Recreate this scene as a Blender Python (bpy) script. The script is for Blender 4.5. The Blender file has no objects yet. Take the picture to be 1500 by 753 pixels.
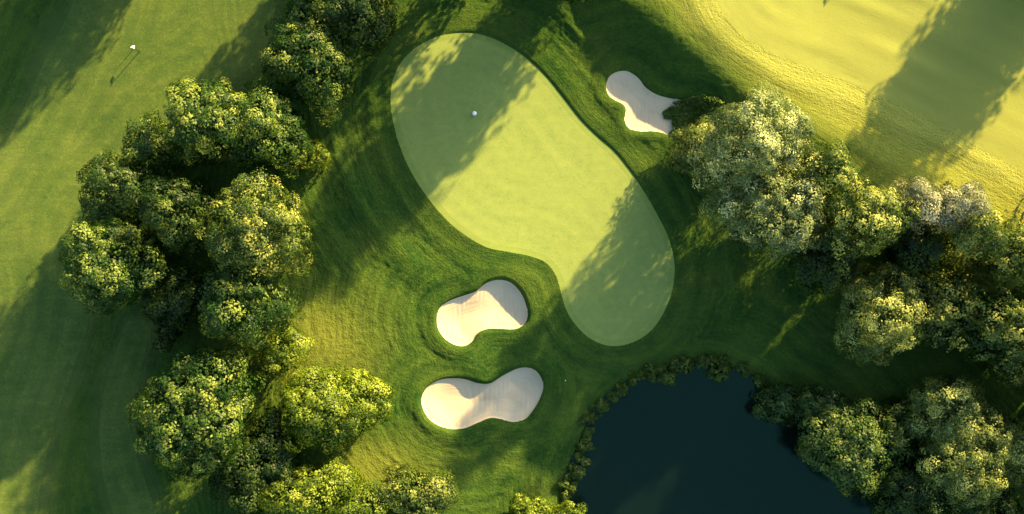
import bpy, math, random
import numpy as np
from mathutils import Vector

# ------------------------------------------------------------------ basics
S = 0.07                       # metres on the ground per photograph pixel
H = 130.0                      # height of the camera
CX, CY = 750.0, 376.5
SUN_ELEV = 23.0
SX, SY = 0.650, 0.760          # ground direction towards the sun (x right, y up the picture)
WATER_Z = -0.75
R = np.random.default_rng

scene = bpy.context.scene
col = scene.collection


def px2m(p):
    a = np.asarray(p, float)
    return np.stack([(a[..., 0] - CX) * S, (CY - a[..., 1]) * S], -1)


def sm(a, b, x):
    t = np.clip((x - a) / (b - a), 0, 1)
    return t * t * (3 - 2 * t)


def vnoise(x, y, z, seed=0):
    ix = np.floor(x).astype(np.int64); iy = np.floor(y).astype(np.int64); iz = np.floor(z).astype(np.int64)
    fx = x - ix; fy = y - iy; fz = z - iz
    fx = fx * fx * (3 - 2 * fx); fy = fy * fy * (3 - 2 * fy); fz = fz * fz * (3 - 2 * fz)

    def hsh(a, b, c):
        h = (a * 374761393 + b * 668265263 + c * 2147483647 + seed * 97531247) & 0xFFFFFFFF
        h = ((h ^ (h >> 13)) * 1274126177) & 0xFFFFFFFF
        h = ((h ^ (h >> 16)) * 2246822519) & 0xFFFFFFFF
        h = h ^ (h >> 15)
        return (h & 0xFFFFFF) / float(0xFFFFFF)
    r = 0
    for dx in (0, 1):
        for dy in (0, 1):
            for dz in (0, 1):
                w = (fx if dx else 1 - fx) * (fy if dy else 1 - fy) * (fz if dz else 1 - fz)
                r = r + w * hsh(ix + dx, iy + dy, iz + dz)
    return r * 2 - 1


def fbm(x, y, z, octs=3, seed=0):
    r = 0; a = 1.0; t = 0
    for o in range(octs):
        f = 2.03 ** o
        r = r + a * vnoise(x * f + 13.7 * o, y * f - 7.1 * o, z * f + 3.3 * o, seed + o * 17)
        t += a; a *= 0.5
    return r / t


def smooth_closed(pts, n=12):
    """closed Catmull-Rom through pixel points -> metres"""
    p = px2m(pts); N = len(p); out = []
    for i in range(N):
        p0, p1, p2, p3 = p[i - 1], p[i], p[(i + 1) % N], p[(i + 2) % N]
        for k in range(n):
            t = k / n
            out.append(0.5 * ((2 * p1) + (p2 - p0) * t + (2 * p0 - 5 * p1 + 4 * p2 - p3) * t * t + (3 * p1 - p0 - 3 * p2 + p3) * t ** 3))
    return np.array(out)


def sdf(poly, X, Y):
    """signed distance (negative inside) of points to a closed polygon"""
    sh = X.shape; x = X.ravel(); y = Y.ravel()
    d2 = np.full(x.shape, 1e18); ins = np.zeros(x.shape, bool)
    q = np.roll(poly, -1, 0)
    for (ax, ay), (bx, by) in zip(poly, q):
        ex, ey = bx - ax, by - ay
        wx, wy = x - ax, y - ay
        t = np.clip((wx * ex + wy * ey) / (ex * ex + ey * ey + 1e-12), 0, 1)
        d2 = np.minimum(d2, (wx - ex * t) ** 2 + (wy - ey * t) ** 2)
        if ay != by:
            c = ((ay > y) != (by > y)) & (x < (bx - ax) * (y - ay) / (by - ay) + ax)
            ins ^= c
    d = np.sqrt(d2)
    return np.where(ins, -d, d).reshape(sh)


# ------------------------------------------------------------------ outlines, in photograph pixels
GREEN = [(690, 48), (720, 55), (750, 70), (775, 88), (800, 112), (825, 143), (850, 175), (875, 200), (900, 222), (925, 253),
         (945, 283), (965, 318), (980, 350), (988, 385), (986, 420), (976, 450), (960, 477), (940, 495), (915, 505), (890, 506),
         (865, 496), (845, 478), (830, 455), (822, 430), (815, 405), (800, 385), (775, 375), (745, 369), (715, 363), (690, 350),
         (665, 332), (645, 312), (625, 287), (607, 260), (592, 230), (580, 195), (573, 160), (573, 130), (580, 105), (595, 82),
         (620, 63), (650, 51)]
BUNK = [
    [(888, 125), (893, 112), (905, 105), (920, 105), (935, 115), (945, 128), (960, 138), (975, 143), (990, 146), (1008, 148),
     (1024, 156), (1022, 172), (1005, 190), (985, 199), (970, 194), (955, 192), (938, 192), (922, 188), (915, 175), (917, 160), (912, 152),
     (900, 146), (891, 138)],
    [(640, 462), (645, 450), (660, 440), (680, 433), (697, 427), (712, 415), (730, 410), (748, 414), (762, 428), (770, 445),
     (773, 462), (768, 475), (755, 482), (735, 482), (715, 482), (700, 488), (692, 500), (680, 507), (665, 505), (650, 495), (641, 480)],
    [(617, 590), (622, 572), (637, 560), (655, 555), (680, 556), (700, 562), (718, 562), (738, 550), (760, 540), (778, 540),
     (790, 549), (796, 565), (792, 582), (782, 600), (770, 614), (752, 619), (735, 615), (718, 613), (700, 620), (680, 628),
     (660, 629), (640, 623), (625, 610)]]
POND = [(846, 800), (838, 745), (836, 712), (842, 682), (855, 655), (866, 628), (878, 603), (898, 580), (922, 565), (950, 553), (980, 545),
        (1012, 540), (1045, 540), (1080, 546), (1106, 560), (1130, 582), (1160, 600), (1192, 622), (1225, 660), (1270, 705), (1330, 760), (1380, 830),
        (1300, 900), (1000, 920), (880, 870)]
FAIR_W = [(402, -60), (395, 60), (330, 130), (250, 180), (180, 260), (120, 330), (132, 400), (130, 470), (108, 540), (82, 610), (62, 690),
          (50, 780), (30, 900), (-250, 900), (-250, 330), (-60, 290), (0, 215), (30, 160), (60, 90), (85, 40), (108, -20), (130, -200), (400, -260)]
FAIR_L = [(190, 470), (222, 480), (208, 540), (190, 600), (196, 650), (216, 710), (236, 780), (230, 860), (180, 850), (168, 760), (150, 690), (146, 620), (156, 560), (176, 500)]
FAIR_E = [(1030, -60), (1045, 15), (1085, 62), (1150, 95), (1230, 122), (1310, 158), (1400, 205), (1460, 236), (1560, 280), (1750, 340), (1750, -260), (1200, -300), (1030, -200)]

poly_green = smooth_closed(GREEN, 6)
poly_bunk = [smooth_closed(b, 6) for b in BUNK]
poly_pond = smooth_closed(POND, 5)
poly_fw = smooth_closed(FAIR_W, 6)
poly_fl = smooth_closed(FAIR_L, 5)
poly_fe = smooth_closed(FAIR_E, 6)


def fields(X, Y):
    f = {}
    f['green'] = sdf(poly_green, X, Y)
    for i in range(3):
        f['b%d' % i] = sdf(poly_bunk[i], X, Y)
    f['pond'] = sdf(poly_pond, X, Y)
    f['fw'] = sdf(poly_fw, X, Y)
    f['fl'] = sdf(poly_fl, X, Y)
    f['fe'] = sdf(poly_fe, X, Y)
    return f


def facing(poly, X, Y):
    """-1..1: on which side of the outline's middle the point lies, relative to the sun"""
    c = poly.mean(0)
    dx, dy = X - c[0], Y - c[1]
    return (dx * SX + dy * SY) / (np.hypot(dx, dy) + 1e-6)


P0 = px2m((1020, 82)); RN = np.array([0.636, 0.772])      # ridge line north-east of the green
RT = np.array([0.772, -0.636])


def flowfield(X, Y, f):
    a = np.minimum(np.minimum(f['green'], np.minimum(f['b1'], f['b2']) + 1.0), np.minimum(f['b0'] + 1.0, f['pond'] + 1.5))
    t = sm(-1.5, 2.5, (X - P0[0]) * RN[0] + (Y - P0[1]) * RN[1]) * sm(-22, -10, (X - P0[0]) * RT[0] + (Y - P0[1]) * RT[1])
    fw = np.minimum(np.abs(f['fw']), np.abs(f['fl']) + 2)
    b = sm(3, -3, X - px2m((330, 0))[0])
    a = a * (1 - b) + fw * b
    return a * (1 - t) + f['fe'] * t


def height(X, Y, f, fine=True):
    z = np.zeros_like(X)
    g = f['green']; pond = f['pond']
    rough = sm(0.2, 3.0, g) * sm(0.3, 3.0, pond)
    for i in range(3):
        rough = rough * sm(0.0, 1.5, f['b%d' % i])
    fair = np.maximum(np.maximum(sm(0.5, -1.5, f['fw']), sm(0.5, -1.5, f['fe'])), sm(0.3, -.8, f['fl']))
    # the long swells of the land
    z += 0.55 * fbm(X * 0.055, Y * 0.055, 0 * X, 2, 5) * sm(0.5, 8, g) * sm(0.5, 5, pond)
    # western fairway falls away from the sun
    a = px2m((430, 0)); b = px2m((150, 480)); e = (b - a) / np.linalg.norm(b - a); n = np.array([e[1], -e[0]])
    if n[0] > 0: n = -n
    t = (X - a[0]) * n[0] + (Y - a[1]) * n[1]
    t = np.minimum(np.where(t > 0, t, 0), 45)
    z -= 0.035 * t * sm(0, 6, t)
    # ridge: a bank down to the upper bunker, a long slope facing the sun beyond it
    t = (X - P0[0]) * RN[0] + (Y - P0[1]) * RN[1]
    u = (X - P0[0]) * RT[0] + (Y - P0[1]) * RT[1]
    along = sm(-24, -4, u) * (1 - 0.6 * sm(24, 40, u))
    t2 = t + 0.9 * fbm(X * 0.12, Y * 0.12, X * 0, 2, 9)
    rid = np.where(t2 > 0, 3.0 - 0.11 * np.maximum(np.minimum(t2, 38) - 1, 0), 3.0 * sm(-5.6, 0, t2))
    z += rid * along
    # the green: tilted to the sun, a lip of rough on its sunny edge
    cg = poly_green.mean(0)
    tilt = -0.02 * ((X - cg[0]) * SX + (Y - cg[1]) * SY)
    z += tilt * sm(9, 0, np.maximum(g, 0))
    fg = facing(poly_green, X, Y)
    z += 0.20 * sm(0.0, 0.3, g) * np.exp(-np.maximum(g, 0) / 3.5) * sm(-0.1, 0.6, fg)
    z -= 0.12 * sm(0.0, 1.6, g) * np.exp(-np.maximum(g, 0) / 5.0) * sm(0.3, -0.4, fg)
    # shallow mounds that run round the green
    gg = g + 1.1 * fbm(X * 0.10, Y * 0.10, 0 * X, 2, 31)
    z += 0.25 * np.sin(gg * 1.25) * sm(1.0, 3.0, g) * sm(14, 7, g) * rough * (0.55 + 0.6 * fbm(X * .07, Y * .07, 0 * X, 1, 3)) * (1 - fair)
    for d0, am in ((1.9, 0.13), (3.7, 0.11), (6.0, 0.10)):
        z += am * np.exp(-((gg + 0.5 * fbm(X * .3, Y * .3, 0 * X, 1, int(d0 * 9)) - d0) / 0.42) ** 2) * sm(0.6, 1.5, g) * rough * (1 - fair) * sm(-0.3, 0.3, fbm(X * 0.09, Y * 0.09, 0 * X + d0, 1, 55))
    fe = f['fe'] + 1.0 * fbm(X * 0.11, Y * 0.11, 0 * X, 2, 33)
    z += 0.10 * np.sin(fe * 1.35) * sm(0.2, 2.0, fe) * sm(11, 6, fe) * along * sm(-2, 1.5, t)
    z += 0.16 * fbm(X * 0.10, Y * 0.10, f['fe'] * 0.45, 2, 37) * sm(1, -2, f['fe']) + 0.10 * fbm(X * 0.08, Y * 0.08, f['fw'] * 0.4, 2, 38) * sm(1, -2, f['fw'])
    # bunkers: scooped floor, steep lip, grassy collar raised on the sunny side
    for i, (dep, lip, up) in enumerate([(0.40, 0.14, 0.25), (0.45, 0.20, 0.42), (0.50, 0.20, 0.50)]):
        d = f['b%d' % i]; fc = facing(poly_bunk[i], X, Y)
        z -= dep * sm(0.6, -2.3, d) + lip * sm(0.10, -0.14, d)
        z += up * sm(-0.3, 1.0, fc + 0.2) * np.exp(-((d - 0.9) / 2.0) ** 2) * sm(-0.15, 0.35, d)
        z += 0.30 * np.exp(-((d - 0.5) / 0.8) ** 2) * sm(0.1, -0.8, fc) * sm(-0.1, 0.3, d)
    # banks of the pond
    z = z * sm(-1.0, 5.0, pond) - 0.95 * sm(4.0, -0.6, pond) - 1.3 * sm(-0.3, -6, pond)
    if fine:
        flow = flowfield(X, Y, f)
        ro = rough * (1 - 0.92 * fair) * (1 - 0.62 * sm(-1, 2, t))
        # streaks of mown rough following the green, and tufts
        z += 0.085 * fbm(X * 0.30, Y * 0.30, flow * 1.7, 2, 51) * ro
        z += 0.065 * fbm(X * 1.1, Y * 1.1, flow * 2.2, 2, 61) * ro
        z += 0.045 * fbm(X * 3.1, Y * 3.1, 0 * X, 2, 71) * (0.06 + 0.94 * ro) * sm(-0.05, 0.1, g) * sm(-0.2, .2, f['b0']) * sm(-0.2, .2, f['b1']) * sm(-0.2, .2, f['b2'])
        z += 0.02 * fbm(X * 0.5, Y * 0.5, 0 * X, 2, 81) * (1 - ro)
    return z


def hz(x, y):
    X = np.array([float(x)]); Y = np.array([float(y)])
    return float(height(X, Y, fields(X, Y), False)[0])


# ------------------------------------------------------------------ materials
def nmat(name):
    m = bpy.data.materials.new(name); m.use_nodes = True
    nt = m.node_tree; nt.nodes.clear()
    out = nt.nodes.new('ShaderNodeOutputMaterial')
    return m, nt, out


def N(nt, t, **kw):
    n = nt.nodes.new(t)
    for k, v in kw.items():
        if k.startswith('i_'):
            n.inputs[k[2:].replace('_', ' ')].default_value = v
        else:
            setattr(n, k, v)
    return n


def noise(nt, vec, scale, detail=4, rough=0.55, dist=0.0):
    n = N(nt, 'ShaderNodeTexNoise')
    n.inputs['Scale'].default_value = scale; n.inputs['Detail'].default_value = detail
    n.inputs['Roughness'].default_value = rough; n.inputs['Distortion'].default_value = dist
    nt.links.new(vec, n.inputs['Vector'])
    return n.outputs['Fac']


def ramp(nt, fac, stops):
    r = N(nt, 'ShaderNodeValToRGB')
    el = r.color_ramp.elements
    while len(el) < len(stops): el.new(0.5)
    for e, (p, c) in zip(el, stops):
        e.position = p; e.color = (*c, 1) if len(c) == 3 else c
    nt.links.new(fac, r.inputs['Fac'])
    return r.outputs['Color']


def mixc(nt, fac, a, b, mode='MIX'):
    m = N(nt, 'ShaderNodeMix', data_type='RGBA', blend_type=mode)
    for sock, v in (('Factor', fac), ('A', a), ('B', b)):
        s = [q for q in m.inputs if q.name == sock and (q.type == ('VALUE' if sock == 'Factor' else 'RGBA'))][0]
        if hasattr(v, 'node'): nt.links.new(v, s)
        elif sock == 'Factor': s.default_value = v
        else: s.default_value = (*v, 1)
    return [q for q in m.outputs if q.type == 'RGBA'][0]


def math_(nt, op, a, b=0.0, clamp=False):
    m = N(nt, 'ShaderNodeMath', operation=op, use_clamp=clamp)
    for i, v in enumerate((a, b)):
        if hasattr(v, 'node'): nt.links.new(v, m.inputs[i])
        else: m.inputs[i].default_value = v
    return m.outputs[0]


def attr(nt, name):
    a = N(nt, 'ShaderNodeAttribute', attribute_name=name)
    return a.outputs['Fac']


def pos_(nt):
    return N(nt, 'ShaderNodeNewGeometry').outputs['Position']


def flowvec(nt, k, kf):
    """position squeezed along the flow lines, so noise turns into long mowing streaks"""
    p = pos_(nt)
    sx = N(nt, 'ShaderNodeSeparateXYZ'); nt.links.new(p, sx.inputs[0])
    c = N(nt, 'ShaderNodeCombineXYZ')
    nt.links.new(math_(nt, 'MULTIPLY', sx.outputs[0], k), c.inputs[0])
    nt.links.new(math_(nt, 'MULTIPLY', sx.outputs[1], k), c.inputs[1])
    nt.links.new(math_(nt, 'MULTIPLY', attr(nt, 'flow'), kf), c.inputs[2])
    return c.outputs[0]


def grass_mat(name, dark, mid, light, dry_glow, fine=7.0, bump=0.6, streak=0.5, bdist=0.06, bands=0.05):
    m, nt, out = nmat(name)
    p = pos_(nt)
    sa = noise(nt, flowvec(nt, 0.16, 1.6), 1.0, 4, 0.6)
    sb = noise(nt, flowvec(nt, 0.28, 6.0), 1.0, 2, 0.6)
    # mowing drag: noise drawn out along one heading
    mp = N(nt, 'ShaderNodeMapping'); nt.links.new(p, mp.inputs['Vector'])
    mp.inputs['Rotation'].default_value = (0, 0, math.radians(-48)); mp.inputs['Scale'].default_value = (0.16, 2.2, 1.0)
    sc_ = noise(nt, mp.outputs[0], 1.0, 3, 0.65)
    s1 = math_(nt, 'ADD', math_(nt, 'ADD', math_(nt, 'MULTIPLY', sa, 0.42), math_(nt, 'MULTIPLY', sb, 0.40 if fine < 4.9 else 0.16)), math_(nt, 'MULTIPLY', sc_, 0.18 if fine < 4.9 else 0.42))
    n1 = noise(nt, p, 0.16, 4, 0.6)
    n2 = noise(nt, p, 1.3, 4, 0.65)
    n3 = noise(nt, p, fine, 3, 0.7)
    a = math_(nt, 'MULTIPLY', s1, streak)
    b = math_(nt, 'MULTIPLY', n2, 0.45 * (1.2 - streak))
    c = math_(nt, 'MULTIPLY', n3, 0.55)
    v = math_(nt, 'ADD', math_(nt, 'ADD', a, b), c)
    tot = streak + 0.45 * (1.2 - streak) + 0.55
    v = math_(nt, 'DIVIDE', v, tot)
    # passes of the mower, side by side along the flow lines
    ph = math_(nt, 'ADD', math_(nt, 'MULTIPLY', attr(nt, 'flow'), 3.1), math_(nt, 'MULTIPLY', n1, 5.0))
    v = math_(nt, 'ADD', v, math_(nt, 'MULTIPLY', math_(nt, 'SINE', ph), bands * 0.6))
    c1 = ramp(nt, v, [(0.33, dark), (0.5, mid), (0.68, light)])
    d = math_(nt, 'ADD', math_(nt, 'MULTIPLY', n1, 1.6), -0.62, True)
    dd = math_(nt, 'MULTIPLY', d, 0.34)
    dd = math_(nt, 'ADD', dd, attr(nt, 'dry_glow'), True)  # drier patches, plus the north-east glow painted as turf colour
    c2 = mixc(nt, dd, c1, mixc(nt, 0.75, c1, dry_glow))
    c2 = mixc(nt, attr(nt, 'semi'), c2, mixc(nt, dd, (0.048, 0.086, 0.021), (0.262, 0.298, 0.062)))
    bs = N(nt, 'ShaderNodeBsdfDiffuse'); bs.inputs['Roughness'].default_value = 0.6
    nt.links.new(c2, bs.inputs['Color'])
    bp = N(nt, 'ShaderNodeBump'); bp.inputs['Strength'].default_value = bump; bp.inputs['Distance'].default_value = bdist
    hb = math_(nt, 'ADD', math_(nt, 'MULTIPLY', n3, 1.0), math_(nt, 'MULTIPLY', noise(nt, p, fine * 2.2, 2, 0.6), 0.6))
    hb = math_(nt, 'ADD', hb, math_(nt, 'MULTIPLY', noise(nt, flowvec(nt, 0.5, 4.5), 1.0, 3, 0.6), 1.2 * streak))
    nt.links.new(hb, bp.inputs['Height']); nt.links.new(bp.outputs[0], bs.inputs['Normal'])
    nt.links.new(bs.outputs[0], out.inputs[0])
    return m


def sand_mat():
    m, nt, out = nmat('raked_sand')
    p = pos_(nt)
    n1 = noise(nt, p, 0.5, 3); n2 = noise(nt, p, 9.0, 4, 0.7)
    v = math_(nt, 'ADD', math_(nt, 'MULTIPLY', n1, 0.6), math_(nt, 'MULTIPLY', n2, 0.4))
    c = ramp(nt, v, [(0.3, (0.40, 0.352, 0.226)), (0.5, (0.45, 0.398, 0.260)), (0.7, (0.49, 0.435, 0.288))])
    w = N(nt, 'ShaderNodeTexWave', wave_type='BANDS', bands_direction='X')
    w.inputs['Scale'].default_value = 0.62; w.inputs['Distortion'].default_value = 22.0
    w.inputs['Detail'].default_value = 2; w.inputs['Detail Scale'].default_value = 0.16
    nt.links.new(p, w.inputs['Vector'])
    fl = N(nt, 'ShaderNodeTexNoise'); fl.inputs['Scale'].default_value = 1.0; fl.inputs['Detail'].default_value = 2
    nt.links.new(flowvec(nt, 0.35, 6.5), fl.inputs['Vector'])
    pick = ramp(nt, noise(nt, p, 0.33, 2), [(0.44, (0, 0, 0)), (0.56, (1, 1, 1))])
    hb = mixc(nt, pick, mixc(nt, 1.0, w.outputs['Color'], (0.42, 0.42, 0.42), 'MULTIPLY'), fl.outputs['Fac'])
    hb = math_(nt, 'MULTIPLY', hb, 1.4)
    hb = math_(nt, 'ADD', hb, math_(nt, 'MULTIPLY', n2, 0.5))
    bp = N(nt, 'ShaderNodeBump'); bp.inputs['Strength'].default_value = 0.5; bp.inputs['Distance'].default_value = 0.06
    nt.links.new(hb, bp.inputs['Height'])
    bs = N(nt, 'ShaderNodeBsdfDiffuse'); nt.links.new(c, bs.inputs['Color']); nt.links.new(bp.outputs[0], bs.inputs['Normal'])
    nt.links.new(bs.outputs[0], out.inputs[0])
    return m


def water_mat():
    m, nt, out = nmat('pond_water')
    p = pos_(nt)
    b = N(nt, 'ShaderNodeBsdfPrincipled')
    n1 = noise(nt, p, 0.05, 3)
    c = ramp(nt, n1, [(0.3, (0.0016, 0.0052, 0.0032)), (0.7, (0.0018, 0.0058, 0.0038))])
    nt.links.new(c, b.inputs['Base Color'])
    b.inputs['Roughness'].default_value = 0.12
    b.inputs['IOR'].default_value = 1.33; b.inputs['Specular IOR Level'].default_value = 0.72; b.inputs['Specular Tint'].default_value = (0.4, 1.0, 0.62, 1)
    bp = N(nt, 'ShaderNodeBump'); bp.inputs['Strength'].default_value = 0.05; bp.inputs['Distance'].default_value = 0.05
    nt.links.new(noise(nt, p, 1.2, 3), bp.inputs['Height']); nt.links.new(bp.outputs[0], b.inputs['Normal'])
    nt.links.new(b.outputs[0], out.inputs[0])
    return m


def leaf_mat(name, dark, mid, light, trans=0.32):
    m, nt, out = nmat(name)
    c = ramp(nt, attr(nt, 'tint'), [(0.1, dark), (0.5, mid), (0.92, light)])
    d = N(nt, 'ShaderNodeBsdfDiffuse'); nt.links.new(c, d.inputs['Color'])
    t = N(nt, 'ShaderNodeBsdfTranslucent'); nt.links.new(mixc(nt, 0.5, c, (1.0, 0.9, 0.2), 'MULTIPLY'), t.inputs['Color'])
    g = N(nt, 'ShaderNodeBsdfGlossy'); g.inputs['Roughness'].default_value = 0.45; g.inputs['Color'].default_value = (.9, .9, .85, 1)
    mx = N(nt, 'ShaderNodeMixShader'); mx.inputs[0].default_value = trans
    nt.links.new(d.outputs[0], mx.inputs[1]); nt.links.new(t.outputs[0], mx.inputs[2])
    m2 = N(nt, 'ShaderNodeMixShader'); m2.inputs[0].default_value = 0.012
    nt.links.new(mx.outputs[0], m2.inputs[1]); nt.links.new(g.outputs[0], m2.inputs[2])
    nt.links.new(m2.outputs[0], out.inputs[0])
    return m


def plain_mat(name, color, rough=0.6, var=0.15, scale=6.0, metallic=0.0):
    m, nt, out = nmat(name)
    b = N(nt, 'ShaderNodeBsdfPrincipled')
    v = noise(nt, pos_(nt), scale, 3)
    lo = tuple(x * (1 - var) for x in color); hi = tuple(min(1, x * (1 + var)) for x in color)
    nt.links.new(ramp(nt, v, [(0.3, lo), (0.7, hi)]), b.inputs['Base Color'])
    b.inputs['Roughness'].default_value = rough; b.inputs['Metallic'].default_value = metallic
    nt.links.new(b.outputs[0], out.inputs[0])
    return m


M = {
    'rough': grass_mat('rough_grass', (0.008, 0.036, 0.010), (0.027, 0.070, 0.012), (0.066, 0.122, 0.016), (0.250, 0.280, 0.045), 4.2, 1.0, 0.6, 0.14, 0.05),
    'fairway': grass_mat('fairway_grass', (0.023, 0.062, 0.017), (0.053, 0.096, 0.021), (0.102, 0.148, 0.028), (0.285, 0.320, 0.072), 5.0, 0.45, 0.50, 0.05, 0.04),
    'collar': grass_mat('collar_grass', (0.120, 0.195, 0.048), (0.165, 0.240, 0.056), (0.210, 0.285, 0.064), (0.27, 0.29, 0.07), 6.0, 0.4, 0.6, 0.04, 0.03),
    'green': grass_mat('green_turf', (0.140, 0.215, 0.056), (0.195, 0.268, 0.068), (0.248, 0.320, 0.080), (0.285, 0.325, 0.085), 7.0, 0.35, 0.40, 0.03, 0.03),
    'sand': sand_mat(), 'water': water_mat(),
    'bark': plain_mat('bark', (0.075, 0.055, 0.038), 0.9, 0.3, 9.0),
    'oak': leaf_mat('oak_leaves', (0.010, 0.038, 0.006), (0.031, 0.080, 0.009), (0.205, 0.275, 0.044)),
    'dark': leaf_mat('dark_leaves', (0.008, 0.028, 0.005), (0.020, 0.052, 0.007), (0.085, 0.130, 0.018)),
    'lime': leaf_mat('lime_leaves', (0.044, 0.090, 0.007), (0.110, 0.185, 0.012), (0.270, 0.350, 0.036), 0.4),
    'pale': leaf_mat('pale_leaves', (0.042, 0.082, 0.022), (0.142, 0.205, 0.062), (0.410, 0.490, 0.200)),
    'cream': leaf_mat('cream_leaves', (0.038, 0.074, 0.012), (0.120, 0.176, 0.034), (0.390, 0.460, 0.120)),
    'grey': leaf_mat('grey_leaves', (0.048, 0.072, 0.034), (0.125, 0.158, 0.086), (0.350, 0.385, 0.235)),
    'olive': leaf_mat('olive_leaves', (0.018, 0.045, 0.007), (0.056, 0.104, 0.013), (0.275, 0.325, 0.064)),
    'willow': leaf_mat('willow_leaves', (0.016, 0.048, 0.010), (0.040, 0.092, 0.018), (0.140, 0.200, 0.036)),
    'reed': leaf_mat('waterside_leaves', (0.026, 0.062, 0.009), (0.060, 0.118, 0.016), (0.150, 0.215, 0.030)),
    'white': plain_mat('white_paint', (0.82, 0.81, 0.78), 0.35, 0.02, 4.0),
    'black': plain_mat('dark_metal', (0.03, 0.032, 0.03), 0.4, 0.1, 20.0),
    'flagcloth': plain_mat('flag_cloth', (0.80, 0.79, 0.76), 0.8, 0.04, 8.0),
}


# ------------------------------------------------------------------ mesh helpers
def mesh_np(name, verts, faces, mats, smooth=True, attrs=None):
    """verts (n,3), faces (m,k) arrays"""
    me = bpy.data.meshes.new(name)
    nv, nf, k = len(verts), len(faces), faces.shape[1]
    me.vertices.add(nv); me.vertices.foreach_set('co', np.ascontiguousarray(verts, np.float32).ravel())
    me.loops.add(nf * k); me.loops.foreach_set('vertex_index', np.ascontiguousarray(faces, np.int32).ravel())
    me.polygons.add(nf)
    me.polygons.foreach_set('loop_start', np.arange(0, nf * k, k, dtype=np.int32))
    me.polygons.foreach_set('loop_total', np.full(nf, k, np.int32))
    me.update(calc_edges=True)
    me.polygons.foreach_set('use_smooth', np.full(nf, smooth, bool))
    for an, av in (attrs or {}).items():
        a = me.attributes.new(an, 'FLOAT', 'POINT'); a.data.foreach_set('value', np.ascontiguousarray(av, np.float32))
    me.materials.append(mats)
    me.validate()
    return me


def link(name, me, parent=None, loc=None):
    o = bpy.data.objects.new(name, me); col.objects.link(o)
    if parent is not None: o.parent = parent
    if loc is not None: o.location = loc
    return o


def tag(o, label=None, cat=None, group=None, kind=None):
    if label: o['label'] = label
    if cat: o['category'] = cat
    if group: o['group'] = group
    if kind: o['kind'] = kind
    return o


def empty(name, loc):
    o = bpy.data.objects.new(name, None); o.empty_display_size = 0.5
    o.location = loc; col.objects.link(o); return o


def tube(path, radii, n=7):
    """tapered tube as (verts, quad faces)"""
    path = np.asarray(path, float); V = []
    for i, p in enumerate(path):
        t = path[min(i + 1, len(path) - 1)] - path[max(i - 1, 0)]
        t = t / (np.linalg.norm(t) + 1e-9)
        a = np.cross(t, [0.31, 0.95, 0.1]); a /= np.linalg.norm(a) + 1e-9
        b = np.cross(t, a)
        for k in range(n):
            w = 2 * math.pi * k / n
            V.append(p + radii[i] * (math.cos(w) * a + math.sin(w) * b))
    F = []
    for i in range(len(path) - 1):
        for k in range(n):
            F.append((i * n + k, i * n + (k + 1) % n, (i + 1) * n + (k + 1) % n, (i + 1) * n + k))
    return np.array(V), np.array(F)


def join_geo(parts):
    V, F, o = [], [], 0
    for v, f in parts:
        V.append(v); F.append(f + o); o += len(v)
    return np.concatenate(V), np.concatenate(F)


# ------------------------------------------------------------------ terrain: one seamless grid, cut into its surfaces
def axis(lo, hi, step, far):
    a = np.arange(lo, hi + step * .5, step)
    out = []; d = step; x = hi
    while x < far:
        d = min(d * 1.18, 60); x += d; out.append(x)
    o2 = []; d = step; x = lo
    while x > -far:
        d = min(d * 1.18, 60); x -= d; o2.append(x)
    return np.concatenate([np.array(o2[::-1]), a, np.array(out)])


STEP = 0.115
xs = axis(-54.5, 54.5, STEP, 900); ys = axis(-28.2, 28.2, STEP, 900)
X, Y = np.meshgrid(xs, ys)
f = fields(X, Y)
# pull grid points lying close to an outline onto it: clean edges between the surfaces
for key, off in (('green', 0.0), ('green', -0.6), ('b0', 0), ('b1', 0), ('b2', 0), ('fw', 0), ('fl', 0), ('fe', 0)):
    d = f[key] - off
    gy, gx = np.gradient(d, ys, xs)
    gl = np.hypot(gx, gy) + 1e-6
    near = np.abs(d) < STEP * 0.46
    X = np.where(near, X - d * gx / gl, X); Y = np.where(near, Y - d * gy / gl, Y)
f = fields(X, Y)
Z = height(X, Y, f)
far = np.maximum(np.abs(X) - 56, np.abs(Y) - 30)
Z = Z * sm(60, 6, far)
flow = flowfield(X, Y, f)
# warm glow painted into the north-east turf; drier, strawy patches by the western trees
U = (X - P0[0]) * RN[0] + (Y - P0[1]) * RN[1]
c1 = px2m((478, 500)); c2 = px2m((560, 690))
dry_glow = 0.95 * sm(-1.5, 5, U + 1.2 * fbm(X * .2, Y * .2, 0 * X, 2, 44)) * sm(-16, -8, (X - P0[0]) * RT[0] + (Y - P0[1]) * RT[1])
dry_glow = np.maximum(dry_glow, 0.55 * np.exp(-(((X - c1[0]) / 5) ** 2 + ((Y - c1[1]) / 4.5) ** 2)))
dry_glow = np.maximum(dry_glow, 0.45 * np.exp(-(((X - c2[0]) / 5) ** 2 + ((Y - c2[1]) / 3) ** 2)))

nx, ny = len(xs), len(ys)
ii = np.arange(nx * ny).reshape(ny, nx)
quads = np.stack([ii[:-1, :-1], ii[:-1, 1:], ii[1:, 1:], ii[1:, :-1]], -1).reshape(-1, 4)


BORD = [f['green'], f['green'] + 0.6, f['b0'], f['b1'], f['b2'], f['fw'], f['fl'], f['fe']]
use13 = np.zeros(len(quads), bool)
for a_ in BORD:
    sg = np.where(np.abs(a_) < 0.012, 0, np.sign(a_)).ravel()[quads]
    use13 |= (sg[:, 0] * sg[:, 2] < 0) | ((sg[:, 1] == 0) & (sg[:, 3] == 0) & ((sg[:, 0] != 0) | (sg[:, 2] != 0)))
P2 = np.stack([X.ravel(), Y.ravel()], -1)[quads]


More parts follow.
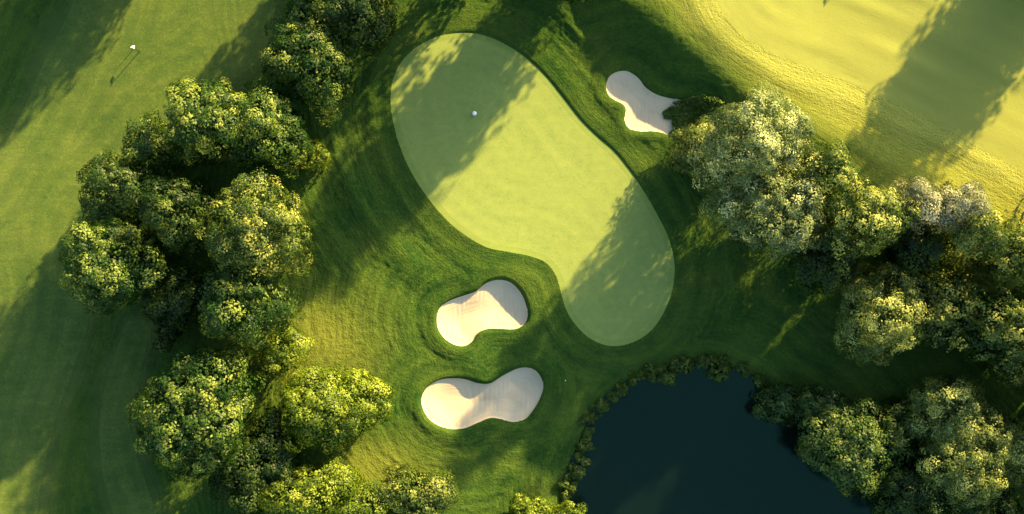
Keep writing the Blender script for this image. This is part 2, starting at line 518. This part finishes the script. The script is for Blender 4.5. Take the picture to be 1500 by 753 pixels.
def tri_area(i, j, k):
    a_, b_ = P2[:, j] - P2[:, i], P2[:, k] - P2[:, i]
    return a_[:, 0] * b_[:, 1] - a_[:, 1] * b_[:, 0]


m02 = np.minimum(tri_area(0, 1, 2), tri_area(0, 2, 3)); m13 = np.minimum(tri_area(0, 1, 3), tri_area(1, 2, 3))
use13 = np.where((m02 < 4e-4) & (m13 > m02), True, np.where((m13 < 4e-4) & (m02 > m13), False, use13))
qa, qb = quads[~use13], quads[use13]
quads = np.concatenate([qa[:, [0, 1, 2]], qa[:, [0, 2, 3]], qb[:, [0, 1, 3]], qb[:, [1, 2, 3]]])


def fm(a): return (a.ravel()[quads]).mean(1)


zone = np.zeros(len(quads), int)
zone[(fm(f['fw']) < 0) | (fm(f['fl']) < 0)] = 1
zone[fm(f['fe']) < 0] = 2
zone[fm(f['green']) < 0] = 3
zone[fm(f['green']) < -0.6] = 4
for i in range(3):
    zone[fm(f['b%d' % i]) < 0] = 5 + i
allv = np.stack([X.ravel(), Y.ravel(), Z.ravel()], -1)
at_flow, at_dry_glow = flow.ravel(), dry_glow.ravel()
wob = 0.9 * fbm(X * .25, Y * .25, 0 * X, 3, 91)
at_semi = (0.95 * np.maximum(sm(4.8, 0.0, f['fe'] + 1.6 * wob) * (f['fe'] > 0), np.maximum(sm(2.6, 0.0, f['fw'] + wob) * (f['fw'] > 0), sm(2.2, 0.0, f['fl'] + wob) * (f['fl'] > 0)))).ravel()


def surface(name, zi, mat):
    q = quads[zone == zi]
    u, inv = np.unique(q.ravel(), return_inverse=True)
    me = mesh_np(name, allv[u], inv.reshape(-1, 3), mat, True, {'flow': at_flow[u], 'dry_glow': at_dry_glow[u], 'semi': at_semi[u]})
    return link(name, me)


tag(surface('rough_ground', 0, M['rough']), kind='structure')
tag(surface('fairway', 1, M['fairway']), kind='structure')
tag(surface('fairway', 2, M['fairway']), kind='structure')
tag(surface('green_collar', 3, M['collar']), kind='structure')
tag(surface('putting_green', 4, M['green']), kind='structure')
BL = ['pale sand bunker beside the cream tree, its right end overgrown by leaves',
      'smaller kidney shaped sand bunker just left of the narrow end of the green',
      'long bean shaped sand bunker left of the pond, the lower of two']
for i in range(3):
    tag(surface('sand_bunker', 5 + i, M['sand']), BL[i], 'bunker', 'sand bunkers around the green')

# pond surface
pp = poly_pond
cpt = pp.mean(0)
pv = np.concatenate([[[cpt[0], cpt[1], WATER_Z]], np.c_[cpt + (pp - cpt) * 1.05, np.full(len(pp), WATER_Z)]])
pf = np.array([(0, 1 + i, 1 + (i + 1) % len(pp)) for i in range(len(pp))])
if np.cross(pv[pf[0][1]] - pv[0], pv[pf[0][2]] - pv[0])[2] < 0: pf = pf[:, ::-1]
tag(link('pond_water', mesh_np('pond_water', pv, pf, M['water'], False)), kind='structure')


# ------------------------------------------------------------------ foliage
def unit(r, n):
    v = r.normal(size=(n, 3)); return v / (np.linalg.norm(v, axis=1, keepdims=True) + 1e-9)


def leaf_quads(r, P, Nn, size, tint):
    """bent four-cornered leaves at points P facing Nn"""
    n = len(P)
    Nn = Nn / (np.linalg.norm(Nn, axis=1, keepdims=True) + 1e-9)
    a = np.cross(Nn, unit(r, n)); a /= np.linalg.norm(a, axis=1, keepdims=True) + 1e-9
    b = np.cross(Nn, a)
    L = size[:, None] * 0.62; W = size[:, None] * 0.36
    fold = Nn * size[:, None] * 0.12
    v = np.stack([P - a * L - fold, P - b * W + fold * .6, P + a * L - fold, P + b * W + fold * .6], 1).reshape(-1, 3)
    fc = np.arange(n * 4).reshape(n, 4)
    return v, fc, np.repeat(tint, 4)


def crown_geo(seed, rx, ry, rz, clump=0.74, leaf=0.205, dens=1.0, nl=None, rag=0.5, fill=1.0, lobes=None):
    """crown around the origin: lobes > clumps > leaves; returns leaves + lobe centres"""
    r = R(seed)
    rad = (rx * ry) ** 0.5
    if nl is None: nl = max(6, int(5 + rad * 2.2))
    C = []
    if lobes is None:
        k = 0
        while len(C) < nl and k < 400:
            k += 1
            d = unit(r, 1)[0]; d[2] = abs(d[2]) * 0.9 - 0.25
            q = d * r.uniform(0.46, 0.74)
            if all(np.linalg.norm(q - c[:3]) > 0.36 for c in C):
                C.append(np.array([*q, r.uniform(0.26, 0.46)]))
        C.append(np.array([0, 0, 0.0, 0.55]))
        for q in range(3):
            w_ = r.uniform(0, 6.28)
            C.append(np.array([0.34 * math.cos(w_), 0.34 * math.sin(w_), -0.62, 0.42]))
        C = np.array(C)
    else:
        C = np.array(lobes, float)
    sc = np.array([rx, ry, rz])
    # clump centres on the visible skin of the lobes
    area = 4 * math.pi * np.sum((C[:, 3] * rad) ** 2)
    nc = int(dens * area / (clump ** 2) * 0.95)
    li = r.choice(len(C), nc, p=C[:, 3] ** 2 / np.sum(C[:, 3] ** 2))
    d = unit(r, nc)
    k = C[li, 3] * (1 + rag * 0.5 * r.normal(size=nc).clip(-1.6, 1.6) * 0.5)
    q = C[li, :3] + d * k[:, None]
    keep = np.ones(nc, bool)
    for j in range(len(C)):
        keep &= (li == j) | (np.linalg.norm(q - C[j, :3], axis=1) > C[j, 3] * 0.90)
    keep &= q[:, 2] > -0.98
    q = q[keep]; d = d[keep]; li = li[keep]
    out_ = (r.uniform(size=len(q)) < 0.12) * r.uniform(0.03, 0.16, len(q))
    q = q + d * out_[:, None]
    P = q * sc; nC = len(P)
    cr = clump * np.where(r.uniform(size=nC) < 0.3, r.uniform(0.3, 0.55, nC), r.uniform(0.6, 1.35, nC))
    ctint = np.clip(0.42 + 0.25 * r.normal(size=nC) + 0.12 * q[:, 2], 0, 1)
    # leaves on every clump
    per = np.maximum(8, (4.6 * (cr / leaf) ** 2)).astype(int)
    idx = np.repeat(np.arange(nC), per); n = len(idx)
    dd = unit(r, n) + d[idx] * 0.85 + np.array([0, 0, 0.2])
    dd /= np.linalg.norm(dd, axis=1, keepdims=True)
    LP = P[idx] + dd * (cr[idx] * r.uniform(0.72, 1.10, n))[:, None]
    LN = dd * 1.0 + d[idx] * 0.6 + unit(r, n) * 0.38
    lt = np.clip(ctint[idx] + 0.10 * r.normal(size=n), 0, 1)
    ls = leaf * r.uniform(0.7, 1.3, n)
    # leaves deeper in the crown keep it from being see-through
    ni = int(fill * area / (leaf * leaf) * 0.33)
    lj = r.choice(len(C), ni, p=C[:, 3] ** 2 / np.sum(C[:, 3] ** 2))
    di = unit(r, ni)
    qi = C[lj, :3] + di * (C[lj, 3] * r.uniform(0.5, 0.97, ni))[:, None]
    kk = qi[:, 2] > -0.98
    LP = np.concatenate([LP, (qi * sc)[kk]]); LN = np.concatenate([LN, di[kk] + 0.5 * unit(r, int(kk.sum()))])
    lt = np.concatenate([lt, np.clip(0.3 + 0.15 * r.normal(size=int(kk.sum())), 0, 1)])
    ls = np.concatenate([ls, leaf * 1.35 * r.uniform(0.7, 1.3, int(kk.sum()))])
    # no crown is round: pull its outline in and out
    th = np.arctan2(LP[:, 1], LP[:, 0]); f0 = r.uniform(0, 6.28, 4)
    am = 1 + 0.075 * np.sin(2 * th + f0[0]) + 0.075 * np.sin(3 * th + f0[1]) + 0.05 * np.sin(5 * th + f0[2]) + 0.035 * np.sin(8 * th + f0[3] + LP[:, 2])
    LP[:, 0] *= am; LP[:, 1] *= am
    return leaf_quads(r, LP, LN, ls, lt), C[:, :3] * sc


def trunk_geo(seed, h, zc, centres, tr):
    """tapered trunk with limbs reaching into the lobes; crown centre at height zc over the base"""
    r = R(seed + 999)
    top = zc + 0.15 * (h - zc)
    path = [(0, 0, -0.3), (0, 0, 0.15), (r.uniform(-.1, .1), r.uniform(-.1, .1), top * 0.4), (r.uniform(-.2, .2), r.uniform(-.2, .2), top * .75), (0, 0, top)]
    parts = [tube(path, [tr * 1.55, tr * 1.1, tr * .85, tr * .6, tr * .25], 8)]
    for i, c in enumerate(centres):
        z0 = top * r.uniform(0.35, 0.7)
        e = np.array([c[0] * .95, c[1] * .95, zc + c[2] * 0.9])
        s0 = np.array([0, 0, z0]); mid = s0 * .5 + e * .5 + np.array([0, 0, 0.12 * abs(e[0]) + 0.1])
        parts.append(tube([s0, mid, e], [tr * .42, tr * .28, tr * .08], 5))
    return join_geo(parts)


def tree(px, py, rx, ry, h, style, label, seed, name='broadleaf_tree', cat='tree', group='trees around the golf green', zr=None, **kw):
    """rx, ry: crown radii in photograph pixels as they appear; h: height in metres"""
    zr = zr if zr else max(0.5 * (rx + ry) * S * 0.92, h * 0.47)
    zr = min(zr, h * 0.5)
    zc = h - zr * 0.98
    gx, gy = px2m((px, py))
    base = hz(gx, gy)
    k = (H - zc - base) / H
    x, y = gx * k, gy * k
    base = hz(x, y)
    if style in ('pale', 'cream', 'grey'): kw['leaf'] = 0.17
    fit = 0.94 if px < 750 else 0.99
    (v, fc, t), cen = crown_geo(seed, rx * S * k * fit, ry * S * k * fit, zr, **kw)
    root = empty(name, (x, y, base))
    tag(root, label, cat, group)
    cv = v + np.array([0, 0, zc])
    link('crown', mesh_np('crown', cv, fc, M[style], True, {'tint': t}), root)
    tv, tf = trunk_geo(seed, h, zc, cen, 0.035 * h)
    link('trunk', mesh_np('trunk', tv, tf, M['bark'], True), root)
    return root


TREES = [
    # ---- western belt
    (448, 14, 36, 32, 9.5, 'oak', 'small leafy tree at the top edge, left of the dark tree', {}),
    (520, 22, 60, 40, 12.0, 'dark', 'dark green tree at the top edge with brightly lit right rim', {}),
    (458, 92, 64, 70, 11.5, 'oak', 'tall leafy tree with yellowish clumps below the dark tree at the top edge', {}),
    (310, 180, 72, 58, 15.0, 'oak', 'broad tree with golden tufts at the top of the large left grove', {}),
    (395, 195, 55, 62, 13.5, 'oak', 'leafy tree beside the small round bush, left of the green', {}),
    (460, 228, 27, 24, 4.5, 'lime', 'small round yellow green bush standing out from the grove towards the green', {'shrub': 1}),
    (218, 225, 44, 50, 10.0, 'oak', 'narrow tree with a pale tuft on the fairway side of the left grove', {}),
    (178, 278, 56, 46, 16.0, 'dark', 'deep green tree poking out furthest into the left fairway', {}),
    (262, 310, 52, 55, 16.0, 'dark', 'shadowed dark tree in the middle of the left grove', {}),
    (378, 335, 84, 68, 18.0, 'olive', 'large pale olive tree with golden crown left of the green', {}),
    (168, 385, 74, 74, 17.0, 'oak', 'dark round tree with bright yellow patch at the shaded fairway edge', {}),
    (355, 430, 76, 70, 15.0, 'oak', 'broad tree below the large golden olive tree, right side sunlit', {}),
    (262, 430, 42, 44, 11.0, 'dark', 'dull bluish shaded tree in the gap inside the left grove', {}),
    (246, 482, 27, 25, 4.0, 'dark', 'small dark round bush below the left grove', {'shrub': 1}),
    (408, 515, 36, 40, 7.0, 'lime', 'bright yellow green young tree at the lower tip of the left grove', {}),
    (288, 600, 94, 94, 15.0, 'oak', 'huge round tree with dense bright yellow leaves at lower left', {'leaf': .24}),
    (472, 598, 78, 66, 9.5, 'lime', 'bright lime green spreading tree left of the lower bunker', {}),
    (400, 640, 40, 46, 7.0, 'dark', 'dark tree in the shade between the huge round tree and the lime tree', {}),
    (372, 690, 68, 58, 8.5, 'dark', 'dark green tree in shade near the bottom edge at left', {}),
    (455, 728, 62, 48, 8.0, 'lime', 'yellow green tree cut by the bottom edge beside the dark shaded tree', {}),
    (535, 742, 46, 32, 7.0, 'lime', 'low light green tree at the bottom edge between two taller ones', {}),
    (606, 728, 52, 44, 8.0, 'olive', 'pointed pale green tree at the bottom edge below the lower bunker', {}),
    (775, 752, 36, 26, 4.5, 'lime', 'leafy bush at the bottom edge, just left of the pond', {'shrub': 1}),
    (832, 754, 28, 18, 3.5, 'lime', 'low yellow bush at the bottom edge touching the pond', {'shrub': 1}),
    # ---- eastern belt
    (1110, 205, 76, 68, 20.0, 'pale', 'largest pale cream tree, right of the upper bunker', {'fill': .8}),
    (1032, 224, 42, 50, 5.5, 'cream', 'creamy yellow tree leaning over the upper bunker', {'leaf': .24}),
    (1130, 312, 78, 66, 17.0, 'pale', 'billowing pale tree below the largest cream tree', {'fill': .8}),
    (1215, 255, 42, 46, 17.0, 'olive', 'brownish olive tree tucked behind the pale trees at right', {}),
    (1265, 320, 66, 56, 18.0, 'olive', 'olive tree with bright leaf specks between pale and grey trees', {}),
    (1205, 372, 52, 46, 13.0, 'dark', 'dark green tree under the right flank of the billowing pale tree', {}),
    (1330, 302, 31, 34, 13.5, 'grey', 'silvery grey tree, left one of the silvery pair', {}),
    (1388, 302, 36, 36, 13.5, 'grey', 'silvery grey tree, right one of the silvery pair', {}),
    (1418, 340, 38, 36, 12.5, 'olive', 'rounded golden olive tree right below the silvery pair', {}),
    (1345, 355, 42, 40, 8.0, 'dark', 'shaded green tree under the silvery pair', {}),
    (1290, 450, 72, 70, 12.0, 'cream', 'golden round tree standing clear above the pond trees', {'leaf': .23}),
    (1385, 452, 51, 60, 9.5, 'olive', 'oval olive tree touching the golden round tree', {'leaf': .23}),
    (1480, 372, 44, 42, 13.0, 'olive', 'golden brown tree at the right edge, upper of two', {}),
    (1482, 482, 58, 74, 13.0, 'olive', 'large speckled olive tree at the right edge, lower of two', {'leaf': .24}),
    # ---- by the pond
    (1148, 592, 38, 26, 3.5, 'willow', 'low dark bush overhanging the right shore of the pond', {'shrub': 1}),
    (1206, 596, 38, 32, 5.0, 'willow', 'grey green bush on the pond shore beside the willow', {'shrub': 1}),
    (1246, 652, 70, 60, 8.5, 'willow', 'bushy green willow overhanging the right side of the pond', {'leaf': .22}),
    (1318, 622, 30, 34, 7.0, 'olive', 'small yellow tipped tree between the willow and the golden trees', {}),
    (1388, 600, 56, 44, 9.5, 'cream', 'golden topped tree at the upper side of the lower right grove', {}),
    (1420, 668, 72, 66, 10.5, 'cream', 'big golden crowned tree in the middle of the lower right grove', {}),
    (1492, 652, 42, 46, 9.5, 'cream', 'golden tree cut by the right edge in the lower right grove', {}),
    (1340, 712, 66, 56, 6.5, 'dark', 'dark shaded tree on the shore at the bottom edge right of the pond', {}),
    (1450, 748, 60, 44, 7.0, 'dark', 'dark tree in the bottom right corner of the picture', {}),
]
for i, (px, py, rx, ry, h, st, lab, kw) in enumerate(TREES):
    kw = dict(kw)
    sh = kw.pop('shrub', 0)
    if sh:
        tree(px, py, rx, ry, h, st, lab, 100 + i, 'round_bush', 'bush', 'bushes at the edges of the groves', clump=0.42, leaf=0.2, **kw)
    else:
        tree(px, py, rx, ry, h, st, lab, 100 + i, **kw)

# trees just beyond the picture whose shadows fall across the grass
FAR = [
    (835, -85, 72, 68, 18.0), (890, -125, 75, 70, 19.0), (694, -110, 44, 44, 17.0), (620, -140, 44, 44, 16.0),
    (1605, -105, 90, 80, 19.0), (1690, -205, 88, 80, 19.0),
    (560, -165, 80, 70, 16.0), (205, -190, 90, 70, 16.0), (90, -215, 80, 70, 15.0),
    (1600, 330, 85, 80, 14.0), (1610, 520, 85, 80, 15.0), (1610, 680, 85, 80, 15.0),
]
for i, (px, py, rx, ry, h) in enumerate(FAR):
    tree(px, py, rx, ry, h, 'oak', 'tall tree just beyond the picture edge, known by its long shadow on the grass', 300 + i,
         group='trees beyond the picture edge', zr=h * 0.49, clump=0.85, leaf=0.42, dens=0.75, fill=1.5)

# ------------------------------------------------------------------ plants along the pond
protos = []
for k in range(8):
    r = R(700 + k)
    (v, fc, t), _ = crown_geo(700 + k, 0.66, 0.5, 0.34, clump=0.2, leaf=0.125, nl=5, rag=0.9, fill=0.7)
    me = mesh_np('waterside_shrub', v + np.array([0, 0, 0.34]), fc, M['reed'], True, {'tint': np.clip(t + 0.12 * r.normal(), 0, 1)})
    protos.append(me)
EDGE = [(831, 752), (832, 735), (833, 715), (837, 690), (843, 668), (853, 645), (861, 622), (870, 603), (885, 585), (902, 572), (922, 561), (945, 551),
        (968, 544), (992, 538), (1015, 534), (1040, 533), (1064, 535), (1086, 542), (1104, 551), (1120, 563), (1132, 575)]
pe = np.array(EDGE, float)
seg = np.linalg.norm(np.diff(pe, axis=0), axis=1); cum = np.concatenate([[0], np.cumsum(seg)])
rr = R(42)
s = 0.0; k = 0
while s < cum[-1]:
    ex = np.interp(s, cum, pe[:, 0]); ey = np.interp(s, cum, pe[:, 1])
    w = 1.0 + 0.35 * math.sin(s * 0.045) + 0.25 * math.sin(s * 0.021 + 1)
    for row in range(3 if w > 0.85 else 2):
        x_, y_ = px2m((ex + rr.normal() * 4.5 + (row % 2 * 4), ey + rr.normal() * 4 + row % 2 * 4 - 1))
        o = link('waterside_shrub', protos[k % 8]); k += 1
        sc = 0.64 * (0.62 + 0.38 * w) * (rr.uniform(0.22, 0.42) if row == 2 else rr.choice([0.32, 0.45, 0.6, 0.8, 1.1, 1.5]))
        o.location = (x_, y_, max(hz(x_, y_), WATER_Z) - 0.05); o.scale = (sc, sc * rr.uniform(.8, 1.1), sc * rr.uniform(0.8, 1.2))
        o.rotation_euler = (0, 0, rr.uniform(0, 6.28))
        tag(o, 'low green waterside shrub in the band along the pond bank', 'shrub', 'shrubs along the pond bank')
    s += rr.uniform(3, 8.5)
for (px, py, sc, lab) in [(977, 555, 1.35, 'rounded shrub reaching out over the water at the top left of the pond'),
                          (1052, 548, 1.45, 'rounded shrub reaching out over the water at the top of the pond'),
                          (1118, 582, 1.0, 'small shrub standing in the water near the right shore of the pond'),
                          ]:
    x_, y_ = px2m((px, py)); o = link('waterside_shrub', protos[k % 8]); k += 1
    o.location = (x_, y_, WATER_Z - 0.05); o.scale = (sc, sc, sc)
    tag(o, lab, 'shrub', 'shrubs along the pond bank')
x_, y_ = px2m((857, 677))
(v, fc, t), _ = crown_geo(733, 0.55, 0.42, 0.4, clump=0.2, leaf=0.14, nl=4, rag=0.8, fill=0.6)
o = link('waterside_shrub', mesh_np('waterside_shrub', v + np.array([0, 0, .3]), fc, M['cream'], True, {'tint': t}))
o.location = (x_, y_, WATER_Z); tag(o, 'little yellowish shrub sticking out over the left edge of the pond', 'shrub', 'shrubs along the pond bank')

# ------------------------------------------------------------------ creeping plants over the end of the upper bunker
r = R(77)
n = 8000
u = r.uniform(0, 1, n) ** 0.75
a = r.uniform(0, 2 * math.pi, n)
qx = 1012 + 46 * u * np.cos(a) + r.normal(size=n) * 2; qy = 171 + 24 * u * np.sin(a) + r.normal(size=n) * 2 - 0.10 * (qx - 1010)
den = fbm(qx * 0.09, qy * 0.09, qx * 0, 2, 12)
kp = den > -0.02 - 0.030 * (qx - 974)
qx, qy = qx[kp], qy[kp]
w = px2m(np.stack([qx, qy], -1))
zz = height(w[:, 0], w[:, 1], fields(w[:, 0], w[:, 1]), False)
P = np.c_[w, zz + r.uniform(0.03, 0.6, len(w)) * np.clip(0.3 + (qx - 970) * 0.03, 0.25, 1.0)]
v, fc, t = leaf_quads(r, P, np.array([0, 0, 1.0]) + 0.7 * unit(r, len(P)), 0.26 * r.uniform(0.6, 1.4, len(P)), np.clip(0.45 + 0.2 * r.normal(size=len(P)), 0, 1))
b0 = px2m((1012, 171))
root = empty('creeping_bush', (b0[0], b0[1], 0)); tag(root, 'ragged dark green bush creeping over the end of the upper bunker', 'bush', 'bushes at the edges of the groves')
link('foliage', mesh_np('foliage', v - np.array([b0[0], b0[1], 0]), fc, M['reed'], True, {'tint': t}), root)
parts = []
for q in range(26):
    j = r.integers(len(P)); e = P[j] - np.array([b0[0], b0[1], 0])
    s0 = np.array([1.6, 0.0, zz.mean() + .1]); m_ = (s0 + e) / 2 + np.array([0, 0, .12])
    parts.append(tube([s0, m_, e], [0.035, .025, .01], 5))
tv, tf = join_geo(parts)
link('stems', mesh_np('stems', tv, tf, M['bark'], True), root)

# ------------------------------------------------------------------ golf things
def sphere_geo(rad, nu=28, nv=18, dimple=0.0):
    V = []; F = []
    for i in range(nv + 1):
        th = math.pi * i / nv
        for j in range(nu):
            ph = 2 * math.pi * j / nu
            rr_ = rad * (1 - dimple * (0.5 + 0.5 * math.cos(th * 18)) * (0.5 + 0.5 * math.cos(ph * 14)))
            V.append((rr_ * math.sin(th) * math.cos(ph), rr_ * math.sin(th) * math.sin(ph), rr_ * math.cos(th)))
    for i in range(nv):
        for j in range(nu):
            F.append((i * nu + j, (i + 1) * nu + j, (i + 1) * nu + (j + 1) % nu, i * nu + (j + 1) % nu))
    return np.array(V), np.array(F)


def golf_ball(px, py, rad, label):
    x, y = px2m((px, py))
    v, fc = sphere_geo(rad, 56, 36, 0.02)
    o = link('golf_ball', mesh_np('golf_ball', v, fc, M['white'], True))
    o.location = (x, y, hz(x, y) + rad * 0.97)
    tag(o, label, 'golf ball', 'white golf balls')
    return o


golf_ball(695, 166.5, 0.23, 'white golf ball on the shaded upper part of the green')
golf_ball(828, 557, 0.055, 'tiny white golf ball in the grass between lower bunker and pond')


def flagstick(px, py, label):
    x, y = px2m((px, py)); z = hz(x, y)
    root = empty('flagstick', (x, y, z))
    tag(root, label, 'flagstick', 'flagsticks')
    pole = link('pole', mesh_np('pole', *tube([(0, 0, -0.1), (0, 0, 0.9), (0, 0, 1.88)], [0.045, 0.04, 0.03], 10), M['black'], True), root)
    v, fc = sphere_geo(0.06, 14, 10)
    link('knob', mesh_np('knob', v + np.array([0, 0, 1.92]), fc, M['white'], True), pole)
    # flag: a drooping cloth hanging from the top, folds running away from the pole
    V = []; F = []; nu, nv = 14, 8
    for side in (0, 1):
        for j in range(nv + 1):
            for i in range(nu + 1):
                t = i / nu; q = j / nv
                xx = -0.40 * t; yy = 0.05 * math.sin(t * 5.5) * (0.4 + 0.6 * q) + 0.10 * t
                V.append((xx, yy + 0.24 * q + side * 0.012, 1.85 - 0.20 * q - 0.15 * t * t + side * 0.012))
    off = (nu + 1) * (nv + 1)
    for side in (0, 1):
        for j in range(nv):
            for i in range(nu):
                a_ = side * off + j * (nu + 1) + i
                qd = (a_, a_ + 1, a_ + nu + 2, a_ + nu + 1)
                F.append(qd if side else qd[::-1])
    link('flag', mesh_np('flag', np.array(V), np.array(F), M['flagcloth'], True), root)
    return root


flagstick(204, 75, 'flagstick with white flag standing on the sunlit left fairway')
flagstick(1236, -27, 'flagstick just beyond the top edge whose thin shadow falls on the sunlit fairway')
x, y = px2m((194, 73)); z = hz(x, y)
root = empty('marker_post', (x, y, z)); tag(root, 'short thin dark post right beside the white flag on the left fairway', 'post')
link('post', mesh_np('post', *tube([(0, 0, -0.1), (0, 0, 0.6), (0, 0, 1.2)], [0.03, 0.028, 0.025], 8), M['black'], True), root)
v, fc = sphere_geo(0.035, 12, 8)
link('cap', mesh_np('cap', v + np.array([0, 0, 1.2]), fc, M['black'], True), root)

# ------------------------------------------------------------------ light, sky, camera
w = bpy.data.worlds.new('World'); scene.world = w; w.use_nodes = True
nt = w.node_tree; nt.nodes.clear()
sky = nt.nodes.new('ShaderNodeTexSky'); sky.sky_type = 'NISHITA'; sky.sun_disc = False
sky.sun_elevation = math.radians(SUN_ELEV); sky.sun_rotation = math.atan2(SX, SY)
sky.air_density = 1.0; sky.dust_density = 2.0; sky.ozone_density = 1.0
bg = nt.nodes.new('ShaderNodeBackground'); bg.inputs['Strength'].default_value = 0.088
wo = nt.nodes.new('ShaderNodeOutputWorld')
nt.links.new(sky.outputs[0], bg.inputs['Color']); nt.links.new(bg.outputs[0], wo.inputs[0])

sl = bpy.data.lights.new('sun', 'SUN'); sl.energy = 5.0; sl.angle = math.radians(1.0); sl.color = (1.0, 0.66, 0.27)
so = bpy.data.objects.new('sun', sl); col.objects.link(so); so.location = (40, 45, 60)
ce = math.cos(math.radians(SUN_ELEV))
so.rotation_euler = Vector((SX * ce, SY * ce, math.sin(math.radians(SUN_ELEV)))).to_track_quat('Z', 'Y').to_euler()

cam = bpy.data.cameras.new('camera'); co = bpy.data.objects.new('camera', cam); col.objects.link(co)
co.location = (0, 0, H); co.rotation_euler = (0, 0, 0)
cam.sensor_width = 36; cam.lens = 36 * H / (1500 * S); cam.clip_end = 3000
scene.camera = co

vs = scene.view_settings
vs.view_transform = 'Standard'; vs.look = 'None'; vs.gamma = 1; vs.exposure = 2.32
